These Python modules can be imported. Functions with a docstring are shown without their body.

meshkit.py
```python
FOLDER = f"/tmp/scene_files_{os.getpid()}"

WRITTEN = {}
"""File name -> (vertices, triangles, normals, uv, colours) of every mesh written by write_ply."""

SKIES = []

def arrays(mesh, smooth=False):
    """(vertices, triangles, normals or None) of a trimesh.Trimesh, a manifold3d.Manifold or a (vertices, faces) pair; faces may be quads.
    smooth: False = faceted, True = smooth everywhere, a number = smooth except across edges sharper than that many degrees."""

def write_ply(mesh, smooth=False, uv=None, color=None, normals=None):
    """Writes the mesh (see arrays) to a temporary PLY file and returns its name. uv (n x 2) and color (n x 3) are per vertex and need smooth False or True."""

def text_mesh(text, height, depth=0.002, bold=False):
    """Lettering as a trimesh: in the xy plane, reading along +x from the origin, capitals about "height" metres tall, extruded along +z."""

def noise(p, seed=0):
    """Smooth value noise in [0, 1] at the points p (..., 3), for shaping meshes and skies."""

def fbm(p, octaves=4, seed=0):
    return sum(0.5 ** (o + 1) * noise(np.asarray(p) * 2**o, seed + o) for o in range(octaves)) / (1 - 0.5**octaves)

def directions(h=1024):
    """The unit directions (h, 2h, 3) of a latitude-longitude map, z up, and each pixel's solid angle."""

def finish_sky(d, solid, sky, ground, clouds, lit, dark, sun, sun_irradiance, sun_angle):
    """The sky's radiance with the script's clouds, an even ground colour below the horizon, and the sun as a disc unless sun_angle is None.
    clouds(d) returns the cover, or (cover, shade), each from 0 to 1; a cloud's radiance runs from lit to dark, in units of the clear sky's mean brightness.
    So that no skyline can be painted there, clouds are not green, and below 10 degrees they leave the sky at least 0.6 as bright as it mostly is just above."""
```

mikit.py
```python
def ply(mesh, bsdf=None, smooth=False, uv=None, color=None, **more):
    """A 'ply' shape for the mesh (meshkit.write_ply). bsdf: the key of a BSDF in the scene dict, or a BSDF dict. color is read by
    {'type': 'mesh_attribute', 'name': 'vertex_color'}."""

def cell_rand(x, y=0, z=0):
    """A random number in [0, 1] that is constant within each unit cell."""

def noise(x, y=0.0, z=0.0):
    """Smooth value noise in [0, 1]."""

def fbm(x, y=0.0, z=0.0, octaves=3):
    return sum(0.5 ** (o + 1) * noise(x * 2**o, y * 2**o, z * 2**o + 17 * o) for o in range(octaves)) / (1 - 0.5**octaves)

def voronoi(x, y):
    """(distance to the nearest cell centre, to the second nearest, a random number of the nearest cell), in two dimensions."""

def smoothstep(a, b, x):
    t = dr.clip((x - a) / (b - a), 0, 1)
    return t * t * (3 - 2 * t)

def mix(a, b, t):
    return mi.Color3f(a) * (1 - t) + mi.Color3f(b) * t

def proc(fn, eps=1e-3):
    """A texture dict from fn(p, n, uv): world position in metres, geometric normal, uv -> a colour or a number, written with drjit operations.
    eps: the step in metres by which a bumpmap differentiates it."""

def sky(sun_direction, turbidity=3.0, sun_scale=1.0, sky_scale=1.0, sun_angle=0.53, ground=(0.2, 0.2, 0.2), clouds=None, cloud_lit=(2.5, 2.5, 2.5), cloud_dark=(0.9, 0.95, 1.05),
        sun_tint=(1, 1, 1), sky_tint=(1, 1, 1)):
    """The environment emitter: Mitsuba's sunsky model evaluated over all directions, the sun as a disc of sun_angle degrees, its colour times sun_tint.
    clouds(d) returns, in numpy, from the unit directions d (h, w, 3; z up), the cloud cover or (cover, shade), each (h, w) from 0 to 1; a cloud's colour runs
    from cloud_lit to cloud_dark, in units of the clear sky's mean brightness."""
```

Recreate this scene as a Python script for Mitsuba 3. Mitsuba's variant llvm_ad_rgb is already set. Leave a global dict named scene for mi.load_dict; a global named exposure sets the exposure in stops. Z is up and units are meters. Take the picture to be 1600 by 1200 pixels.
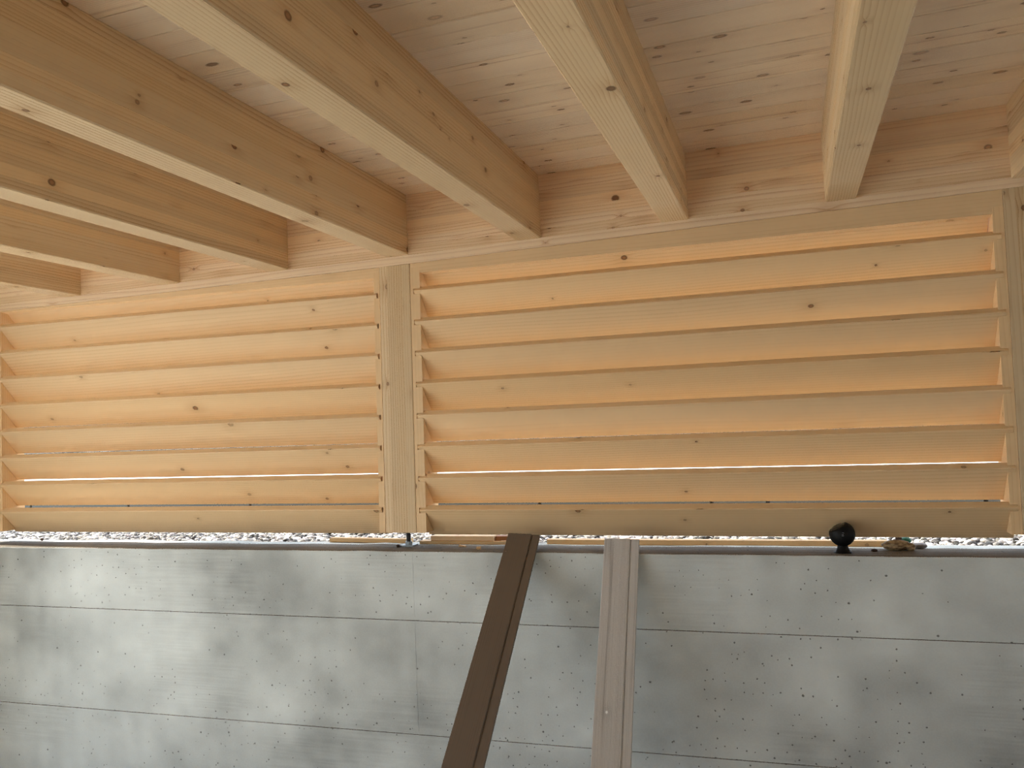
import math, random
import numpy as np
import trimesh
import mitsuba as mi
import drjit as dr
import mikit, meshkit
from shapely.geometry import Polygon, box as sbox
from shapely.ops import unary_union

rng = np.random.default_rng(7)
random.seed(7)
scene, labels = {}, {}
EYE = 1.9            # height of the lens above the floor; everything below is measured from the lens and lifted by EYE

# ---------------------------------------------------------------- camera, sky, exposure
CAM = np.array([[0.945333, 0.323373, -0.042147], [-0.056224, 0.034309, -0.997829], [-0.321225, 0.945649, 0.050615]])
FOCAL = 1266.0
T = mi.ScalarTransform4f
scene['camera'] = {'type': 'perspective', 'fov': math.degrees(2 * math.atan(800 / FOCAL)), 'fov_axis': 'x', 'near_clip': 0.05, 'far_clip': 400.0,
                   'to_world': T().look_at(origin=[0, 0, EYE], target=[float(CAM[2][0]), float(CAM[2][1]), EYE + float(CAM[2][2])],
                                           up=[float(-CAM[1][0]), float(-CAM[1][1]), float(-CAM[1][2])])}


def overcast(d):
    n = meshkit.fbm(d * 2.3 + 5.0, 4, seed=3)
    return np.clip(0.72 + 0.5 * (n - 0.35), 0, 1), np.clip(0.9 * (n - 0.3), 0, 1)


scene['sky'] = mikit.sky((-0.74, 0.06, 0.66), turbidity=3.0, sun_scale=0.5, sky_scale=1.0, sun_angle=3.0, ground=(0.25, 0.25, 0.24), clouds=overcast,
                         cloud_lit=(1.47, 1.60, 1.72), cloud_dark=(0.82, 0.9, 1.0), sky_tint=(0.97, 1.0, 1.02), sun_tint=(0.90, 1.0, 1.15))
exposure = 4.1


# ---------------------------------------------------------------- materials
def wood_fn(base, dark, ring=0.011, gu=0.42, gv=0.10, knots=0.45, kr=(0.003, 0.009), grain=0.3, tone=0.10, fiber=0.10, streak=0.0, knot_col=(0.16, 0.07, 0.025), halo_k=0.22, stretch=1.25):
    """Spruce: uv.x runs along the grain in metres (each board starts at its own multiple of 20), uv.y across it."""
    def fn(p, n, uv):
        u, v = uv.x, uv.y
        k = dr.floor(u / 20.0)
        r1, r2 = mikit.cell_rand(k, 11, 3), mikit.cell_rand(k, 5, 8)
        deflect, kmask, halo, core = mi.Float(0), mi.Float(0), mi.Float(0), mi.Float(0)
        iu0, iv0 = dr.floor(u / gu), dr.floor(v / gv)
        for a in (-1, 0, 1):
            for b in (-1, 0, 1):
                iu, iv = iu0 + a, iv0 + b
                has = mikit.cell_rand(iu, iv, 1) < knots
                cu = (iu + 0.15 + 0.7 * mikit.cell_rand(iu, iv, 2)) * gu
                cv = (iv + 0.15 + 0.7 * mikit.cell_rand(iu, iv, 3)) * gv
                q = mikit.cell_rand(iu, iv, 4)
                r = kr[0] + (kr[1] - kr[0]) * q * q
                du, dv = (u - cu) / stretch, (v - cv)
                d = dr.sqrt(du * du + dv * dv)
                m = dr.select(has, 1 - mikit.smoothstep(0.65 * r, 1.1 * r, d), 0)
                kmask = dr.maximum(kmask, m * (0.45 + 0.55 * mikit.cell_rand(iu, iv, 6)))
                core = dr.maximum(core, dr.select(has, 1 - mikit.smoothstep(0.25 * r, 0.75 * r, d), 0) * mikit.cell_rand(iu, iv, 9))
                e = dr.select(has, dr.exp(-dr.square(d / (3.2 * r))), 0)
                halo = dr.maximum(halo, e)
                deflect += e * dr.select(dv > 0, 1.0, -1.0) * 0.6
        warp = mikit.fbm(u * 0.55 + 3, v * 3.5, r1 * 50, octaves=3) * 5.0
        s = v / ring * (0.7 + 0.6 * r2) + warp + deflect
        f = s - dr.floor(s)
        late = f * f * f * (1 - mikit.smoothstep(0.93, 1.0, f))
        amp = mikit.smoothstep(0.3, 0.75, mikit.fbm(u * 0.35, v * 9.0, r2 * 70 + 4, octaves=2))
        fib = mikit.noise(u * 6.0, v * 650.0, r1 * 9)
        wide = mikit.fbm(u * 0.5, v * 28.0, r1 * 31, octaves=2)
        t = grain * late * (0.25 + 0.95 * amp) + fiber * (fib - 0.5) + halo_k * halo + 0.25 * (wide - 0.5)
        if streak:
            st = mikit.smoothstep(0.62, 0.85, mikit.fbm(u * 1.3, v * 75.0, r2 * 13, octaves=2))
            t += streak * st
        c = mikit.mix(base, dark, dr.clip(t, 0, 1)) * (1.0 - tone + 2 * tone * r1) * mi.Color3f(1.0, 1.0 - 0.05 * r2, 1.0 - 0.14 * r2)
        return mikit.mix(c, mi.Color3f(knot_col) * (0.75 + 1.6 * core), dr.clip(kmask, 0, 1) * 0.94)
    return fn


def wood(key, fn, rough=0.55, spec=0.3):
    scene[key] = {'type': 'twosided', 'bsdf': {'type': 'principled', 'base_color': mikit.proc(fn), 'roughness': rough, 'specular': spec}}


wood('spruce_beam', wood_fn((0.67, 0.52, 0.335), (0.40, 0.22, 0.09), ring=0.015, gu=0.42, gv=0.075, knots=0.36, kr=(0.004, 0.016), grain=0.62, tone=0.09, halo_k=0.35))
wood('spruce_slat', wood_fn((0.74, 0.54, 0.325), (0.47, 0.29, 0.13), ring=0.017, gu=0.50, gv=0.10, knots=0.24, kr=(0.005, 0.016), grain=0.34, tone=0.06, halo_k=0.3))
wood('spruce_ceiling', wood_fn((0.80, 0.685, 0.545), (0.47, 0.33, 0.22), ring=0.009, gu=0.24, gv=0.068, knots=0.46, kr=(0.004, 0.014), grain=0.42, tone=0.07, streak=0.42, knot_col=(0.24, 0.14, 0.08), stretch=2.1))
wood('spruce_header', wood_fn((0.80, 0.615, 0.42), (0.52, 0.30, 0.15), ring=0.018, gu=0.38, gv=0.085, knots=0.42, kr=(0.004, 0.021), grain=0.6, tone=0.08, streak=0.22, halo_k=0.45, knot_col=(0.20, 0.08, 0.03)))
wood('dark_offcut', wood_fn((0.30, 0.13, 0.05), (0.12, 0.05, 0.02), ring=0.006, gu=0.22, gv=0.05, knots=0.3, grain=0.5))
wood('rough_batten', wood_fn((0.66, 0.46, 0.24), (0.36, 0.2, 0.09), ring=0.006, gu=0.22, gv=0.05, knots=0.5, kr=(0.004, 0.009), grain=0.35, tone=0.12))
wood('brown_cladding', wood_fn((0.14, 0.112, 0.088), (0.07, 0.052, 0.04), ring=0.007, gu=0.5, gv=0.14, knots=0.25, kr=(0.003, 0.006), grain=0.55, tone=0.02, fiber=0.3, knot_col=(0.22, 0.19, 0.16)), rough=0.5, spec=0.45)
wood('grey_cladding', wood_fn((0.53, 0.53, 0.535), (0.23, 0.22, 0.215), ring=0.006, gu=0.33, gv=0.14, knots=0.5, kr=(0.006, 0.013), grain=0.6, tone=0.02, fiber=0.5, streak=0.5, knot_col=(0.68, 0.67, 0.66)), rough=0.5, spec=0.45)


def concrete_fn(p, n, uv):
    x, z = p.x + 0.35 * p.y, p.z + 0.4 * p.y
    cloud = mikit.fbm(x * 0.9 + 3.1, z * 1.5, 1.7, octaves=4)
    patch = mikit.fbm(x * 3.1, z * 3.6, 9.2, octaves=4)
    drip = mikit.fbm(x * 9.0, z * 0.9, 4.0, octaves=2)
    scratch = mikit.noise(x * 7.0, z * 150.0, 2.0) * mikit.smoothstep(0.5, 0.7, mikit.noise(x * 2.5, z * 4.0, 8.0))
    grit = mikit.noise(x * 260.0, z * 260.0, 1.0)
    low = 1 - mikit.smoothstep(0.05, 0.22, dr.abs(p.z - (EYE - 1.42)) - 0.05 * mikit.noise(x * 5, 1, 1))
    l = 0.53 + 0.42 * (cloud - 0.5) + 0.60 * (patch - 0.5) + 0.10 * (drip - 0.5) - 0.05 * scratch + 0.03 * (grit - 0.5) - 0.03 * low * mikit.smoothstep(0.40, 0.62, mikit.fbm(x * 2.2, z * 5.0, 30, octaves=3))
    crowd = mikit.smoothstep(0.42, 0.66, mikit.fbm(x * 1.7, z * 1.9, 21.0, octaves=2)) + 0.7 * low
    d1, d2, w = mikit.voronoi(x * 26.0, z * 26.0)
    dot = dr.select(w > 0.97 - 0.30 * crowd, 1 - mikit.smoothstep(0.03 + 0.05 * mikit.cell_rand(w * 9999, 1, 1), 0.06 + 0.06 * mikit.cell_rand(w * 9999, 1, 1), d1), 0)
    e1, e2, ew = mikit.voronoi(x * 7.0 + 50, z * 8.0)
    big = dr.select(ew > 0.80, 1 - mikit.smoothstep(0.02, 0.032 + 0.02 * mikit.cell_rand(ew * 999, 2, 2), e1), 0)
    tint = mi.Color3f(0.94, 1.0, 0.98)
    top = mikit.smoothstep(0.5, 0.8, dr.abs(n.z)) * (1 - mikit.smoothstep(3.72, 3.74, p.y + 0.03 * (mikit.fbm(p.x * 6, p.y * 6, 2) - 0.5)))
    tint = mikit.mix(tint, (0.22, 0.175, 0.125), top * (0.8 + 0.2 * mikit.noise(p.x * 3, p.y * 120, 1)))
    return mikit.mix(tint * l, (0.055, 0.055, 0.05), dr.clip(0.75 * dot + 0.8 * big, 0, 0.9))


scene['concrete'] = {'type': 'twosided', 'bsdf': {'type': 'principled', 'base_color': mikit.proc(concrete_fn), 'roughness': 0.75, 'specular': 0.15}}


def floor_fn(p, n, uv):
    c = 0.44 + 0.10 * (mikit.fbm(p.x * 1.5, p.y * 1.5, 3.0, octaves=4) - 0.5) + 0.05 * (mikit.noise(p.x * 90, p.y * 90, 1) - 0.5)
    return mi.Color3f(0.97, 1.0, 1.0) * c


scene['floor_concrete'] = {'type': 'twosided', 'bsdf': {'type': 'diffuse', 'reflectance': mikit.proc(floor_fn)}}


def paving_fn(p, n, uv):
    c = 0.52 + 0.14 * (mikit.fbm(p.x * 0.8, p.y * 0.8, 3.0, octaves=4) - 0.5)
    return mi.Color3f(0.98, 1.0, 1.0) * c


scene['pale_paving'] = {'type': 'twosided', 'bsdf': {'type': 'diffuse', 'reflectance': mikit.proc(paving_fn)}}


def soil_fn(p, n, uv):
    d1, d2, w = mikit.voronoi(p.x * 30, p.y * 30)
    return mi.Color3f(0.98, 1.0, 1.03) * (0.03 + 0.2 * w * mikit.smoothstep(0.02, 0.25, d2 - d1))


scene['gravel_bed_mat'] = {'type': 'twosided', 'bsdf': {'type': 'diffuse', 'reflectance': mikit.proc(soil_fn)}}
scene['pebble_mat'] = {'type': 'twosided', 'bsdf': {'type': 'principled', 'base_color': {'type': 'mesh_attribute', 'name': 'vertex_color'}, 'roughness': 0.6, 'specular': 0.3}}


def plain(key, c, rough=0.5, metallic=0.0, spec=0.4):
    scene[key] = {'type': 'twosided', 'bsdf': {'type': 'principled', 'base_color': {'type': 'rgb', 'value': list(c)}, 'roughness': rough, 'metallic': metallic, 'specular': spec}}


plain('plaster', (0.72, 0.71, 0.68), 0.8)
plain('kerb_concrete', (0.20, 0.195, 0.175), 0.85, spec=0.2)
plain('black_plastic', (0.004, 0.004, 0.0045), 0.5, spec=0.2)
plain('black_lens', (0.004, 0.004, 0.005), 0.08, spec=0.6)
plain('print_white', (0.25, 0.25, 0.25), 0.6)
plain('zinc', (0.33, 0.36, 0.37), 0.42, 0.8)
plain('dark_steel', (0.10, 0.10, 0.11), 0.45, 0.8)
plain('paper', (0.75, 0.73, 0.70), 0.7)
plain('green_glaze', (0.03, 0.16, 0.10), 0.35)
plain('dark_chip', (0.05, 0.028, 0.018), 0.7)


def tan_fn(p, n, uv):
    t = mikit.fbm(p.x * 60, p.y * 60, p.z * 120, octaves=3)
    return mikit.mix((0.16, 0.10, 0.05), (0.42, 0.30, 0.16), mikit.smoothstep(0.3, 0.65, t))


scene['tan_stone'] = {'type': 'twosided', 'bsdf': {'type': 'principled', 'base_color': mikit.proc(tan_fn), 'roughness': 0.6}}


def grey_fn(p, n, uv):
    t = mikit.fbm(p.x * 80, p.y * 80, p.z * 150, octaves=3)
    return mikit.mix((0.20, 0.18, 0.18), (0.42, 0.39, 0.38), t)


scene['grey_stone'] = {'type': 'twosided', 'bsdf': {'type': 'principled', 'base_color': mikit.proc(grey_fn), 'roughness': 0.65}}


def leaf_fn(p, n, uv):
    return mikit.mix((0.03, 0.06, 0.02), (0.09, 0.16, 0.05), mikit.noise(p.x * 7, p.y * 7, p.z * 7))


scene['leaf'] = {'type': 'twosided', 'bsdf': {'type': 'diffuse', 'reflectance': mikit.proc(leaf_fn)}}

# ---------------------------------------------------------------- helpers
board_no = [0]


def hexa(c):
    """A box from its 8 corners: (near 4: bottom-left, bottom-right, top-right, top-left), then the far 4."""
    c = np.asarray(c, float)
    f = [[0, 1, 2, 3], [5, 4, 7, 6], [4, 0, 3, 7], [1, 5, 6, 2], [3, 2, 6, 7], [4, 5, 1, 0]]
    v = np.concatenate([c[q] for q in f])
    t = np.concatenate([[[4 * i, 4 * i + 1, 4 * i + 2], [4 * i, 4 * i + 2, 4 * i + 3]] for i in range(6)])
    return trimesh.Trimesh(v, t, process=False)


def bx(x0, x1, y0, y1, z0, z1):
    return hexa([[x0, y0, z0], [x1, y0, z0], [x1, y0, z1], [x0, y0, z1], [x0, y1, z0], [x1, y1, z0], [x1, y1, z1], [x0, y1, z1]])


def loft(prof0, prof1):
    """A closed prism between two matching closed 3D outlines (flat shaded, each face with its own vertices)."""
    a, b = np.asarray(prof0, float), np.asarray(prof1, float)
    n = len(a)
    v, f = [], []
    for i in range(n):
        j = (i + 1) % n
        k = len(v)
        v += [a[i], a[j], b[j], b[i]]
        f += [[k, k + 1, k + 2], [k, k + 2, k + 3]]
    for q, flip in ((a, True), (b, False)):
        k = len(v)
        v += list(q)
        for i in range(1, n - 1):
            f.append([k, k + i + 1, k + i] if flip else [k, k + i, k + i + 1])
    m = trimesh.Trimesh(np.array(v), np.array(f), process=False)
    if m.volume < 0:
        m.invert()
    return m


def rect8(w, h, e):
    """A rectangle with eased corners, from (0, 0) to (w, h); e: the easing of the four corners (bottom-left, bottom-right, top-right, top-left)."""
    e = [e] * 4 if np.isscalar(e) else e
    return np.array([[e[0], 0], [w - e[1], 0], [w, e[1]], [w, h - e[2]], [w - e[2], h], [e[3], h], [0, h - e[3]], [0, e[0]]])


def wooden(key, mesh, mat, grain, off=None, **more):
    """Adds a board as one entry, with uv along its grain; z is lifted to the floor's datum."""
    m = mesh
    v = np.array(m.vertices)[np.array(m.faces).reshape(-1)]
    f = np.arange(len(v)).reshape(-1, 3)
    g = np.asarray(grain, float)
    g = g / np.linalg.norm(g)
    nrm = np.cross(v[1::3] - v[0::3], v[2::3] - v[0::3])
    nrm /= np.linalg.norm(nrm, axis=1, keepdims=True) + 1e-20
    cap = np.abs(nrm @ g) > 0.8
    s = np.cross(nrm, g)
    s /= np.linalg.norm(s, axis=1, keepdims=True) + 1e-20
    s = np.where((s @ np.array([0.31, 0.52, 0.79]))[:, None] < 0, -s, s)
    e1 = np.cross(g, [0.2, 0.3, 0.93] if abs(g[2]) < 0.8 else [1, 0, 0])
    e1 /= np.linalg.norm(e1)
    e2 = np.cross(g, e1)
    N, E = np.repeat(s, 3, axis=0), np.repeat(cap, 3)
    c0 = v.mean(0)
    u = np.where(E, (v - c0) @ e1 * 0.5, (v - c0) @ g)
    w = np.where(E, (v - c0) @ e2, np.einsum('ij,ij->i', v - c0, N) + 0.13 * np.repeat(np.round(nrm @ np.array([1.0, 2.0, 3.0])), 3))
    k = board_no[0] if off is None else off
    board_no[0] += 1
    u = u + 20.0 * (k % 97) + 10.0 + random.uniform(-4, 4)
    w = w + random.uniform(0, 6)
    v = v + [0, 0, EYE]
    scene[key] = mikit.ply((v, f), mat, smooth=False, uv=np.stack([u, w], 1), **more)


def solid(key, mesh, mat, smooth=False, color=None):
    m = mesh.copy()
    m.vertices = np.array(m.vertices) + [0, 0, EYE]
    scene[key] = mikit.ply(m, mat, smooth=smooth, color=color)


def tag(key, label=None, cat=None, group=None, kind=None):
    labels[key] = {k: x for k, x in (('label', label), ('category', cat), ('group', group), ('kind', kind)) if x}


def num(i):
    return '' if i == 0 else '_%03d' % i


# ---------------------------------------------------------------- measures (from the lens; y runs towards the wall)
YW = 3.60                                   # front of posts, header and louvre frames
YF = 3.527                                  # front of the concrete wall
ZS = -0.58                                  # top of the concrete wall
FLOOR = -EYE


def z_ceil(x): return 1.166 + 0.0052 * (x + 1.0)
def z_beam(x): return 0.8675 + 0.0055 * (x + 1.0)
def z_head(x): return 0.8135 + 0.0009 * (x + 4.45) if x < -1.9 else 0.816 + 0.0100 * (x + 1.9)


# ---------------------------------------------------------------- the setting
# concrete wall: three lifts of formwork, each panel a block of its own
def j1(x): return -0.915 + 0.0031 * (x + 4.39)
def j2(x): return -1.466 + 0.0105 * (x + 4.39)


XA, XB, XJ = -4.95, 2.6, -1.735


def panel_block(x0, x1, zt, zb, e=0.0014):
    g = 0.0004
    out = []
    for x in (x0 + g, x1 - g):
        a, b = zb(x) + g, zt(x) - g
        out.append([[x, YF + e, a], [x, YF, a + e], [x, YF, b - e], [x, YF + e, b], [x, 3.82, b], [x, 3.82, a]])
    return loft(out[0], out[1])


def top_block(x0, x1, zb, e=0.0014):
    """The top lift: its upper edge is slightly uneven and rounded, as struck off by hand."""
    g = 0.0004
    xs = np.linspace(x0 + g, x1 - g, max(8, int((x1 - x0) / 0.02)))
    nz = (meshkit.fbm(np.stack([xs * 5, xs * 0, xs * 0], 1), 3, seed=5) - 0.5) * 0.008
    ny = (meshkit.fbm(np.stack([xs * 11, xs * 0 + 4, xs * 0], 1), 3, seed=9) - 0.5) * 0.008
    rows = []
    for i, x in enumerate(xs):
        t = ZS + 0.0005 * (x + 4) + nz[i] * 0.5
        a = zb(x) + g
        r = 0.008
        arc = [[x, YF + r * (1 - math.cos(q)) + max(0, ny[i]) * math.sin(q), t - r + r * math.sin(q) - max(0, nz[i]) * (1 - math.sin(q)) * 0] for q in np.linspace(0, math.pi / 2, 5)]
        rows.append([[x, YF + e, a], [x, YF, a + e]] + arc + [[x, 3.60, t + 0.0005], [x, 3.70, t], [x, 3.82, t - 0.002 + nz[i]], [x, 3.82, a]])
    rows = np.array(rows)
    n, m = rows.shape[:2]
    idx = np.arange(n * m).reshape(n, m)
    f = []
    for k in range(m):
        k2 = (k + 1) % m
        a, b, c, d = idx[:-1, k], idx[:-1, k2], idx[1:, k2], idx[1:, k]
        f += [np.stack([a, b, c], 1), np.stack([a, c, d], 1)]
    for end, flip in ((idx[0], 1), (idx[-1], 0)):
        q = [[end[0], end[i], end[i + 1]] for i in range(1, m - 1)]
        f.append(np.array(q)[:, ::-1] if flip else np.array(q))
    mesh = trimesh.Trimesh(rows.reshape(-1, 3), np.vstack(f), process=False)
    if mesh.volume < 0:
        mesh.invert()
    return mesh


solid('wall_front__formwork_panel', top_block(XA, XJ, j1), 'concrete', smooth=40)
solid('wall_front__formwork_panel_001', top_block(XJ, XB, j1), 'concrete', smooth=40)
solid('wall_front__formwork_panel_002', panel_block(XA, XJ, j1, j2), 'concrete')
solid('wall_front__formwork_panel_003', panel_block(XJ, XB, j1, j2), 'concrete')
solid('wall_front__formwork_panel_004', panel_block(XA, XB, j2, lambda x: FLOOR), 'concrete')
tag('wall_front', 'fair-faced grey concrete wall with thin formwork joints and small air holes', kind='structure')

YB = -3.6                                    # the closed back of the shelter
OPEN0, OPEN1 = YB, 2.85                      # the open side to the left
solid('floor', bx(-5.0, XB + 0.2, YB - 0.2, YF - 0.001, FLOOR - 0.12, FLOOR), 'floor_concrete')
tag('floor', 'grey concrete floor of the shelter', kind='structure')
solid('wall_left', bx(-4.95, -4.66, OPEN1, YF - 0.002, FLOOR, 1.14), 'concrete')
tag('wall_left', 'short concrete return wall at the left corner', kind='structure')
solid('wall_right', bx(XB, XB + 0.2, YB, YF - 0.002, FLOOR, 1.17), 'plaster')
tag('wall_right', 'plain wall closing the shelter on the right', kind='structure')
solid('wall_back', bx(-4.95, XB, YB - 0.2, YB, FLOOR, 1.13), 'plaster')
tag('wall_back', 'plain wall closing the shelter behind the camera', kind='structure')

# ceiling: boards along x, laid over the beams
CW = 0.136
y, i = YB, 0
while y < 3.93:
    w = CW
    g = 0.0009
    a = [[-5.1, y + g, z_ceil(-5.1) + 0.0016], [-5.1, y + g + 0.0016, z_ceil(-5.1)], [-5.1, y + w - g - 0.0016, z_ceil(-5.1)], [-5.1, y + w - g, z_ceil(-5.1) + 0.0016], [-5.1, y + w - g, z_ceil(-5.1) + 0.03], [-5.1, y + g, z_ceil(-5.1) + 0.03]]
    b = [[XB + 0.2, p[1], p[2] - z_ceil(-5.1) + z_ceil(XB + 0.2)] for p in a]
    wooden('ceiling__plank' + num(i), loft(a, b), 'spruce_ceiling', [1, 0, 0.0052])
    y += w
    i += 1
tag('ceiling', 'pale spruce board ceiling with small knots, laid over the roof beams', kind='structure')
solid('roof', hexa([[-5.3, YB - 0.3, z_ceil(-5.3) + 0.031], [XB + 0.4, YB - 0.3, z_ceil(XB + 0.4) + 0.031], [XB + 0.4, YB - 0.3, 1.36], [-5.3, YB - 0.3, 1.34],
                    [-5.3, 3.99, z_ceil(-5.3) + 0.031], [XB + 0.4, 3.99, z_ceil(XB + 0.4) + 0.031], [XB + 0.4, 3.99, 1.36], [-5.3, 3.99, 1.34]]), 'plaster')
tag('roof', 'roof build-up above the board ceiling', kind='structure')

# ---------------------------------------------------------------- roof beams of glued lamellas
beam_right = [-3.8255, -3.1235, -2.4275, -1.737, -1.050, -0.3715, 0.313, 0.994]
beam_label = ['leftmost roof beam, only its end showing at the left edge below the others',
              'second roof beam from the left, mostly hidden behind the next ones',
              'third roof beam from the left, ending above the middle of the left louvre panel',
              'fourth roof beam from the left, ending just above the timber post',
              'long diagonal roof beam with a cream underside, fifth from the left',
              'roof beam in the middle of the right ceiling half, sixth from the left',
              'upright-looking roof beam at the right, with its pale left face showing',
              'roof beam cut off by the right edge of the photo']
BW, NL = 0.1205, 7


for bi, xr in enumerate(beam_right):
    key = 'roof_beam' + num(bi)
    x0, x1 = xr - BW, xr
    zb, zt = z_beam(xr - BW / 2), z_ceil(xr - BW / 2) - 0.0004
    h = (zt - zb) / NL
    for l in range(NL):
        a, b = zb + l * h, zb + (l + 1) * h
        e = 0.004 if l == 0 else 0.0
        if l == 0:
            pr = rect8(BW, h, [e, e, 0.0003, 0.0003])
        else:
            pr = rect8(BW, h, 0.0003)
        P0 = [[x0 + q[0], YB + 0.002, a + q[1]] for q in pr]
        P1 = [[x0 + q[0], YW - 0.0005, a + q[1]] for q in pr]
        wooden(key + '__lamella' + num(l), loft(P0, P1), 'spruce_beam', [0, 1, 0])
    tag(key, 'glued spruce ' + beam_label[bi], 'beam', 'roof beams')

# header beam along the wall
HN = 8
HX0, HX1 = -4.9, XB - 0.004
HD = 0.16
xsplit = -1.815
for l in range(HN):
    rows = []
    for x in (HX0, -1.9, -1.0, HX1):
        zb, zt = z_head(x), z_ceil(x) - 0.0008
        h = (zt - zb) / HN
        rows.append((x, zb + l * h, zb + (l + 1) * h))
    parts = []
    for (xa, a0, a1), (xb, b0, b1) in zip(rows[:-1], rows[1:]):
        e = 0.0004
        pr = lambda x, z0, z1: [[x, YW + e, z0], [x, YW + HD, z0], [x, YW + HD, z1], [x, YW + e, z1], [x, YW, z1 - e], [x, YW, z0 + e]]
        parts.append(loft(pr(xa, a0, a1), pr(xb, b0, b1)))
    wooden('header_beam__lamella' + num(l), trimesh.util.concatenate(parts), 'spruce_header', [1, 0, 0.005])
tag('header_beam', 'long glued spruce header beam above the louvre panels, carrying the roof beam ends', 'beam')

# posts
for pi, (xa, xb, lab) in enumerate(((-1.9125, -1.7440, 'spruce post between the two louvre panels, standing on a steel foot'),
                                    (0.826, 0.995, 'spruce post at the right edge of the photo beside the right louvre panel'),
                                    (-4.66, -4.4915, 'spruce post at the far left edge beside the left louvre panel'))):
    key = 'timber_post' + num(pi)
    zt0 = z_head((xa + xb) / 2) - 0.0008
    zb0 = -0.503
    n, w = 4, (xb - xa) / 4
    for l in range(n):
        e = [0.0003] * 4
        if l == 0: e[0] = e[3] = 0.003
        if l == n - 1: e[1] = e[2] = 0.003
        dx = 0.013 if pi == 0 else (0.014 if pi == 1 else 0.0)      # the posts stand a touch out of plumb, as in the photo
        pr = rect8(w, HD, e)
        P0 = [[xa + l * w + q[0], YW + q[1], zb0] for q in pr]
        P1 = [[xa + dx + l * w + q[0], YW + q[1], zt0] for q in pr]
        wooden(key + '__lamella' + num(l), loft(P0, P1), 'spruce_beam', [0, 0, 1])
    tag(key, lab, 'post', 'timber posts of the louvre wall')

# ---------------------------------------------------------------- louvre panels
TH = math.radians(50.0)
SD = np.array([math.cos(TH), -math.sin(TH)])           # down the slat, (y, z)
SN = np.array([math.sin(TH), math.cos(TH)])            # through its thickness, out and up
ST, SL, YS = 0.036, 0.1745, 3.590                        # thickness, width, y of the inner lower edge


def slat_outline(z, y=YS, length=SL, t=ST, e=0.003):
    pts = rect8(length, t, e)
    return [(y + p[0] * SD[0] + p[1] * SN[0], z + p[0] * SD[1] + p[1] * SN[1]) for p in pts]


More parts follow.
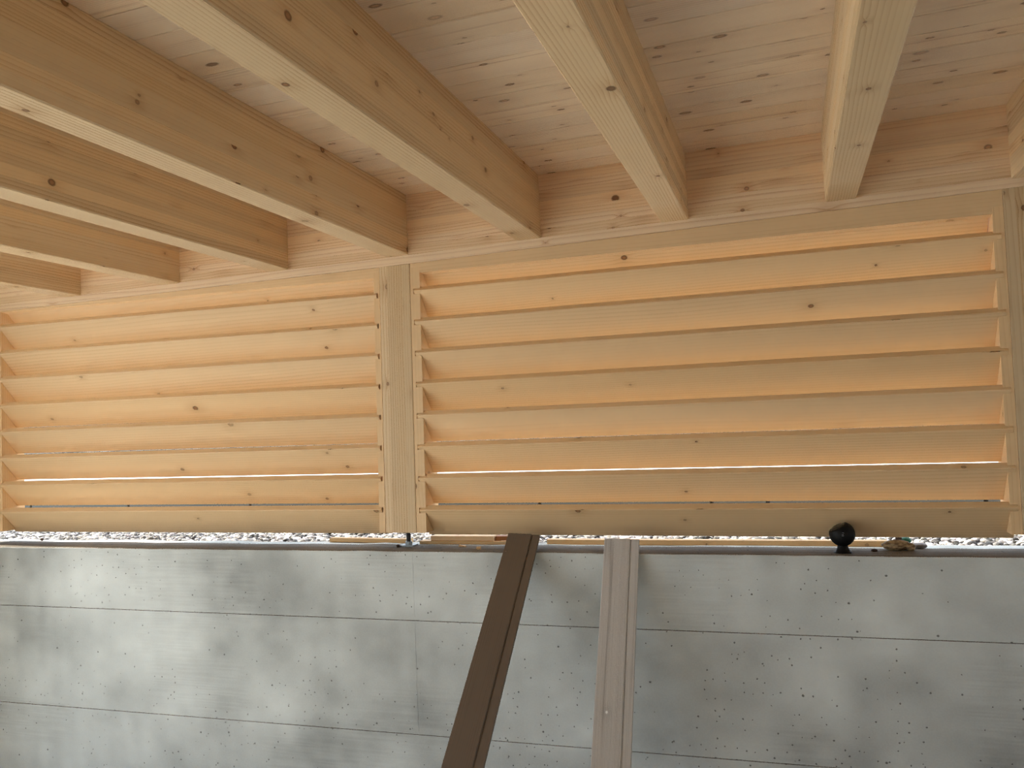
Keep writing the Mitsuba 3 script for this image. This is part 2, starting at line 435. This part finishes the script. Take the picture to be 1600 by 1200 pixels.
def louvre(key, xl, xr, zl, zr, jl, jr, dxp, lab):
    """xl, xr: ends of the slats; zl(i), zr(i): height of slat i's inner lower edge at the ends; jl, jr: (outer x, inner x) of the jambs at mid-height."""
    for i in range(1, 9):
        lean = [q * (zl(i) + 0.503) / 1.32 for q in dxp]
        o0 = [[xl + lean[0], p[0], p[1]] for p in slat_outline(zl(i))]
        o1 = [[xr + lean[1], p[0], p[1]] for p in slat_outline(zr(i))]
        wooden(key + '__slat' + num(i - 1), loft(o0, o1), 'spruce_slat', [1, 0, 0])
    # the topmost slat stands behind the top rail
    yr = YW + 0.045
    k0 = (yr - YS) / SD[0]
    o0 = [[jl[1] - 0.01, p[0], p[1]] for p in slat_outline(zl(0) + k0 * SD[1], yr, SL - k0, ST * 0.45)]
    o1 = [[jr[1] + 0.01, p[0], p[1]] for p in slat_outline(zr(0) + k0 * SD[1], yr, SL - k0, ST * 0.45)]
    wooden(key + '__slat_008', loft(o0, o1), 'spruce_slat', [1, 0, 0])
    # top rail
    za, zb = zl(0) + k0 * SD[1] + 0.002, zr(0) + k0 * SD[1] + 0.002
    xa, xb = jl[0] + dxp[0] + 0.0006, jr[0] + dxp[1] - 0.0006
    R0 = [[xa, YW + 0.002, za], [xa, yr, za - 0.004], [xa, yr, z_head(xa) - 0.001], [xa, YW + 0.002, z_head(xa) - 0.001]]
    R1 = [[xb, YW + 0.002, zb], [xb, yr, zb - 0.004], [xb, yr, z_head(xb) - 0.001], [xb, YW + 0.002, z_head(xb) - 0.001]]
    wooden(key + '__top_rail', loft(R0, R1), 'spruce_slat', [1, 0, 0])
    # jambs: notched for the slats
    for si, (j, zf, sgn, inset) in enumerate(((jl, zl, 1, xl), (jr, zr, -1, xr))):
        top, bot = zf(0) + k0 * SD[1] + 0.03, -0.503
        prof = sbox(YW + 0.001, bot, YW + 0.150, top)
        cut = unary_union([Polygon(slat_outline(zf(i))).buffer(0.0012, join_style=2) for i in range(1, 9)])
        prof = prof.difference(cut)
        geoms = list(getattr(prof, 'geoms', [prof]))
        depth = j[1] - j[0]                                     # signed width of the jamb
        back = 0.30 * depth                                     # blind part of the notch
        def ext(gs, a, b):
            out = []
            for g in gs:
                m = trimesh.creation.extrude_polygon(g, abs(b - a), engine='earcut')
                v = np.array(m.vertices)
                m.vertices = np.stack([min(a, b) + v[:, 2], v[:, 0], v[:, 1]], 1)
                if m.volume < 0: m.invert()
                out.append(m)
            return out
        ms = ext(geoms, j[0] + back, j[1]) + ext([sbox(YW + 0.001, bot, YW + 0.150, top)], j[0], j[0] + back)
        m = trimesh.util.concatenate(ms)
        v = np.array(m.vertices)
        v[:, 0] += dxp[si] * (v[:, 2] + 0.503) / 1.32
        m.vertices = v
        wooden(key + '__jamb' + num(si), m, 'spruce_slat', [0, 0, 1])
    tag(key, lab, 'louvre panel', 'louvre panels')


louvre('louvre_panel', -4.468, -1.930, lambda i: 0.714 - 0.1571 * (i - 1), lambda i: 0.676 - 0.1521 * (i - 1), (-4.4905, -4.452), (-1.9135, -1.946), (0.0, 0.014),
       'left louvre panel of slanted spruce slats, ending at the middle post')
louvre('louvre_panel_001', -1.722, 0.812, lambda i: 0.679 - 0.1531 * (i - 1), lambda i: 0.661 - 0.1514 * (i - 1), (-1.7430, -1.692), (0.8250, 0.786), (0.013, 0.014),
       'right louvre panel of slanted spruce slats, between the middle post and the right post')


# ---------------------------------------------------------------- on the sill
def cyl(x, y, z0, z1, r0, r1=None, n=32):
    r1 = r0 if r1 is None else r1
    m = trimesh.creation.revolve(np.array([[0, z0], [r0, z0], [r1, z1], [0, z1]]), sections=n)
    m.apply_translation([x, y, 0])
    return m


def lathe(prof, x, y, n=40):
    m = trimesh.creation.revolve(np.array(prof, float), sections=n)
    m.apply_translation([x, y, 0])
    return m


# steel foot of the middle post
bxp, byp = -1.828, 3.68
hexnut = trimesh.creation.cylinder(radius=0.019, height=0.016, sections=6)
hexnut.apply_translation([bxp, byp, ZS + 0.016])
solid('post_foot__base_plate', trimesh.util.concatenate([bx(bxp - 0.036, bxp + 0.036, byp - 0.03, byp + 0.03, ZS - 0.0004, ZS + 0.008), ]), 'zinc')
solid('post_foot__nut', hexnut, 'zinc')
solid('post_foot__threaded_rod', lathe([[0, ZS + 0.006]] + [[0.0105 + 0.0008 * (k % 2), ZS + 0.008 + 0.0016 * k] for k in range(36)] + [[0, ZS + 0.066]], bxp, byp, 24), 'dark_steel', smooth=40)
solid('post_foot__head_plate', lathe([[0, -0.5125], [0.029, -0.5125], [0.031, -0.510], [0.031, -0.5034], [0, -0.5034]], bxp, byp), 'dark_steel', smooth=40)
tag('post_foot', 'adjustable steel post foot with threaded rod and zinc base under the middle post', 'post foot')

# wooden offcuts lying on the back of the sill
def stick(key, pa, pb, width, height, mat, lab, cat='wood offcut', z=ZS, e=0.002, grp=None, roll=0.0, h2=None):
    pa, pb = np.array(pa, float), np.array(pb, float)
    d = (pb - pa) / np.linalg.norm(pb - pa)
    w = np.array([-d[1], d[0]])
    p0, p1 = [], []
    for q in rect8(width, height, e):
        p0.append([*(pa + w * q[0]), z + q[1]])
    for q in rect8(width, height if h2 is None else h2, e):
        p1.append([*(pb + w * q[0]), z + q[1]])
    wooden(key, loft(p0, p1), mat, [d[0], d[1], 0])
    if lab: tag(key, lab, cat, grp)


stick('batten', (-1.135, 3.762), (0.362, 3.774), 0.045, 0.024, 'rough_batten', 'long thin spruce batten lying on the sill, from the brown board to the tan stone', 'batten')
stick('batten_001', (-2.352, 3.795), (-1.868, 3.768), 0.040, 0.021, 'rough_batten', 'short spruce batten lying on the sill to the left of the post foot', 'batten')
stick('wood_offcut', (-1.80, 3.745), (-1.345, 3.752), 0.055, 0.016, 'rough_batten', 'flat spruce offcut lying lowest in the little pile behind the post foot')
stick('wood_offcut_001', (-1.74, 3.752), (-1.405, 3.755), 0.075, 0.024, 'spruce_slat', 'pale planed spruce block lying on the flat offcut beside the middle post', z=ZS + 0.0165)
stick('wood_offcut_002', (-1.400, 3.77), (-1.205, 3.785), 0.05, 0.037, 'dark_offcut', 'reddish dark offcut at the right end of the pile, behind the brown board')
stick('wood_offcut_003', (-1.318, 3.744), (-1.306, 3.744), 0.010, 0.024, 'spruce_slat', 'tiny pale stick standing against the dark offcut beside the brown board')
solid('paper_tag', bx(-1.372, -1.338, 3.7705, 3.7715, ZS + 0.012, ZS + 0.018), 'paper')
tag('paper_tag', 'tiny white paper tag on the dark offcut beside the brown board', 'tag')


def pebble_mesh(seed, sx, sy, sz, sub=3, amp=0.25):
    m = trimesh.creation.icosphere(subdivisions=sub)
    v = np.array(m.vertices)
    v = v * (1 + amp * (meshkit.fbm(v * 1.4 + seed * 7.3, 3, seed=seed) - 0.5)[:, None] * 2)
    m.vertices = v * [sx, sy, sz]
    return m


def stone(key, x, y, sx, sy, sz, mat, seed, lab, cat='stone', rz=0.0, z=ZS, amp=0.22):
    m = pebble_mesh(seed, sx, sy, sz, amp=amp)
    m.apply_transform(trimesh.transformations.rotation_matrix(rz, [0, 0, 1]))
    m.apply_translation([x, y, z - m.bounds[0][2] - 0.0008])
    solid(key, m, mat, smooth=True)
    tag(key, lab, cat)
    return m


s1 = stone('stone', 0.388, 3.685, 0.054, 0.036, 0.0225, 'tan_stone', 3, 'tan rounded stone lying on the sill to the right of the black sphere')
stone('stone_001', 0.437, 3.670, 0.021, 0.018, 0.016, 'tan_stone', 5, 'small brown stone lying against the right end of the tan stone')
stone('stone_002', 0.482, 3.735, 0.028, 0.022, 0.0125, 'grey_stone', 8, 'small grey stone lying on the sill, rightmost of the stones')
stone('pebble', -1.868, 3.640, 0.0085, 0.008, 0.0075, 'dark_chip', 11, 'small dark pebble on the sill just left of the post foot', 'pebble')
stone('pebble_001', 0.298, 3.64, 0.0125, 0.010, 0.0065, 'dark_chip', 12, 'small dark flat pebble on the sill between the black sphere and the tan stone', 'pebble')
stone('pebble_002', -4.335, 3.765, 0.010, 0.009, 0.008, 'dark_chip', 15, 'small dark pebble on the sill near the left edge of the photo', 'pebble')
# a little green and black thing lying behind the tan stone
g1 = pebble_mesh(21, 0.023, 0.017, 0.014, amp=0.12)
g1.apply_translation([0.428, 3.735, ZS + 0.034])
k1 = cyl(0, 0, -0.011, 0.011, 0.0125, n=24)
k1.apply_transform(trimesh.transformations.rotation_matrix(math.pi / 2, [0, 1, 0]))
k1.apply_translation([0.402, 3.735, ZS + 0.036])
b1 = pebble_mesh(23, 0.030, 0.020, 0.014, amp=0.1)
b1.apply_translation([0.420, 3.738, ZS + 0.0115])
solid('green_bottle__body', g1, 'green_glaze', smooth=True)
solid('green_bottle__cap', k1, 'dark_chip', smooth=40)
solid('green_bottle__lower_body', b1, 'green_glaze', smooth=True)
tag('green_bottle', 'small dark green object with a black end, lying behind the tan stone', 'bottle')
stick('wood_chip', (-1.432, 3.592), (-1.413, 3.594), 0.011, 0.013, 'rough_batten', 'small reddish wood chip on the sill left of the brown board', 'wood chip', e=0.001)
stick('wood_chip_001', (-1.553, 3.665), (-1.518, 3.662), 0.015, 0.011, 'rough_batten', 'small pale wood splinter on the sill below the offcut pile', 'wood chip', e=0.001, h2=0.005)

# black spherical device on a conical foot
SX, SY, SR = 0.1775, 3.600, 0.0505
SZ = ZS + 0.078
foot = lathe([[0, ZS - 0.0004], [0.036, ZS - 0.0004], [0.036, ZS + 0.003], [0.029, ZS + 0.010], [0.022, ZS + 0.021], [0.019, ZS + 0.032], [0.021, ZS + 0.036], [0, ZS + 0.04]], SX, SY)
solid('spherical_camera__foot', foot, 'black_plastic', smooth=35)
axis = np.array([-0.47, -0.10, 0.88]); axis /= np.linalg.norm(axis)
cut = 0.62
ang = np.linspace(-math.pi / 2, math.asin(cut), 26)
prof = [[max(0.0, SR * math.cos(a)), SR * math.sin(a)] for a in ang]
prof[0][0] = 0.0
rim = math.sqrt(1 - cut * cut) * SR
prof += [[rim - 0.003, SR * cut + 0.0006], [rim - 0.006, SR * cut - 0.003], [0, SR * cut - 0.003]]
ball = trimesh.creation.revolve(np.array(prof), sections=56)
M = trimesh.geometry.align_vectors([0, 0, 1], axis)
ball.apply_transform(M); ball.apply_translation([SX, SY, SZ])
solid('spherical_camera__body', ball, 'black_plastic', smooth=35)
lens = trimesh.creation.revolve(np.array([[0, SR * cut - 0.0028], [rim - 0.0065, SR * cut - 0.0028], [rim - 0.0065, SR * cut + 0.0012], [rim - 0.016, SR * cut + 0.006], [0, SR * cut + 0.009]]), sections=56)
lens.apply_transform(M); lens.apply_translation([SX, SY, SZ])
solid('spherical_camera__lens', lens, 'black_lens', smooth=35)
marks = []
for zz, hw in ((0.010, 0.0045), (0.003, 0.0035), (-0.002, 0.0045)):
    q = bx(-hw, hw, -0.0006, 0.0006, -0.0006, 0.0006)
    yy = -math.sqrt(SR ** 2 - zz ** 2 - 0.002 ** 2)
    q.apply_translation([SX + 0.000, SY + yy, SZ + zz])
    marks.append(q)
solid('spherical_camera__print', trimesh.util.concatenate(marks), 'print_white')
tag('spherical_camera', 'black spherical device with a tilted flat face on a conical foot, standing on the sill', 'device')


# ---------------------------------------------------------------- cladding boards leaning against the wall
def cladding(key, TL, TR, d, length, thick, groove, mat, lab):
    """TL, TR: top corners of the face; d: direction down the board; the face looks to the camera."""
    TL, TR, d = np.array(TL), np.array(TR), np.array(d, float)
    d /= np.linalg.norm(d)
    w = TR - TL
    w -= d * (w @ d)
    W = np.linalg.norm(w); w /= W
    n = np.cross(w, d)
    if n[1] < 0: n = -n                                    # into the wall
    g = groove * W
    def sect(P):
        pr_main = [(0, 0.002), (0.002, 0), (g - 0.004, 0), (g, 0.006), (g, thick), (0, thick)]
        return [P + w * a + n * b for a, b in pr_main]
    def sect2(P):
        pr = [(g, 0.0065), (g + 0.004, 0.0035), (W - 0.002, 0.0035), (W, 0.0055), (W, thick * 0.8), (g, thick * 0.8)]
        return [P + w * a + n * b for a, b in pr]
    wooden(key + '__face', loft(sect(TL), sect(TL + d * length)), mat, d)
    wooden(key + '__tongue', loft(sect2(TL), sect2(TL + d * length)), mat, d)
    tag(key, lab, 'board', 'cladding boards leaning on the wall')


cladding('cladding_board', (-1.2649, 3.580, -0.4995), (-1.1172, 3.595, -0.5070), (0.0419, -0.8111, -0.5834), 2.364, 0.022, 0.76, 'brown_cladding',
         'brown stained cladding board leaning slantwise over the edge of the concrete wall')
cladding('cladding_board_001', (-0.7996, 3.531, -0.5155), (-0.6486, 3.543, -0.5165), (0.0163, -0.5299, -0.8479), 1.617, 0.022, 0.76, 'grey_cladding',
         'weathered grey cladding board leaning almost upright against the concrete wall')

# ---------------------------------------------------------------- outside: gravel, kerb, path, bank, hedge
GZ = -0.605
solid('ground', bx(-14, 12, 3.8205, 5.44, FLOOR - 0.1, GZ), 'gravel_bed_mat')
tag('ground', 'ground under the gravel strip behind the wall', kind='structure')


def stones_mesh(x0, x1, y0, y1, pitch, size, layers, seed, zf, sub=1):
    r = np.random.default_rng(seed)
    base = []
    for s in range(6):
        m = pebble_mesh(40 + s, 1, 1, 1, sub=sub, amp=0.35)
        base.append((np.array(m.vertices), np.array(m.faces)))
    V, F, C, n = [], [], [], 0
    for L in range(layers):
        gx, gy = np.meshgrid(np.arange(x0, x1, pitch), np.arange(y0, y1, pitch))
        gx = gx + (L % 2) * pitch / 2 + r.uniform(-.4, .4, gx.shape) * pitch
        gy = gy + (L % 2) * pitch / 2 + r.uniform(-.4, .4, gy.shape) * pitch
        for x, y in zip(gx.ravel(), gy.ravel()):
            v, f = base[r.integers(6)]
            s = size * r.uniform(0.6, 1.35)
            S = np.array([s * r.uniform(.8, 1.35), s * r.uniform(.7, 1.0), s * r.uniform(.45, .8)])
            q = trimesh.transformations.euler_matrix(*r.uniform(-.5, .5, 2), r.uniform(0, 6.28))[:3, :3]
            V.append((v * S) @ q.T + [x, max(y, 3.824 + s), zf(x, y) + L * size * 0.55 + r.uniform(-.2, .2) * size])
            F.append(f + n); n += len(v)
            g = r.choice([0.05, 0.14, 0.32, 0.5, 0.66], p=[.2, .2, .2, .2, .2]) * r.uniform(.8, 1.15)
            C.append(np.tile(np.clip(g * np.array([1.0, r.uniform(.95, 1.0), r.uniform(.88, 1.06)]), 0, .8), (len(v), 1)))
    return trimesh.Trimesh(np.vstack(V), np.vstack(F), process=False), np.vstack(C)


gm, gc = stones_mesh(-5.4, 1.75, 3.84, 4.42, 0.029, 0.0145, 2, 5, lambda x, y: GZ + 0.006 + 0.012 * max(0, min(1, (x - 0.4) / 0.8)))
solid('gravel', gm, 'pebble_mat', smooth=True, color=gc)
tag('gravel', 'strip of loose grey and white gravel behind the concrete wall, below the louvre panels', 'gravel', kind='stuff')

# kerb stones
kerb_x = [-7.6, -6.4, -5.31, -4.09, -2.9, -1.685, -0.51, -0.16, 1.07, 2.3]
ordinal = ['first', 'second', 'third', 'fourth', 'fifth', 'sixth', 'seventh', 'eighth', 'ninth']
for i in range(9):
    solid('kerb_stone' + num(i), bx(kerb_x[i] + 0.012, kerb_x[i + 1] - 0.012, 5.45, 5.60, -0.9, -0.43), 'kerb_concrete')
    tag('kerb_stone' + num(i), ordinal[i] + ' grey kerb stone from the left, seen through the lowest louvre gap', 'kerb stone', 'kerb stones behind the louvre wall')
solid('path', bx(-16, 14, 5.601, 12.5, -0.9, -0.44), 'pale_paving')
tag('path', 'pale paved path behind the louvre wall, seen through a louvre gap', kind='structure')
bank = []
nx, ny = 140, 40
gx, gy = np.meshgrid(np.linspace(-22, 16, nx), np.linspace(12.5, 17, ny))
gz = -0.45 + 0.32 * (gy - 12.5) + 0.25 * (meshkit.fbm(np.stack([gx * 1.5, gy * 1.5, gx * 0], -1), 4, seed=2) - 0.5)
idx = np.arange(nx * ny).reshape(ny, nx)
q = np.stack([idx[:-1, :-1], idx[:-1, 1:], idx[1:, 1:], idx[1:, :-1]], -1).reshape(-1, 4)
solid('gravel_bank', trimesh.Trimesh(np.stack([gx, gy, gz], -1).reshape(-1, 3), np.vstack([q[:, [0, 1, 2]], q[:, [0, 2, 3]]]), process=False), 'gravel_bed_mat', smooth=True)
tag('gravel_bank', 'gravel bank rising behind the pale path', kind='structure')
solid('driveway', bx(-40, -5.0, -30, 3.52, FLOOR - 0.12, FLOOR - 0.01), 'pale_paving')
tag('driveway', 'pale paved yard on the open left side of the shelter', kind='structure')
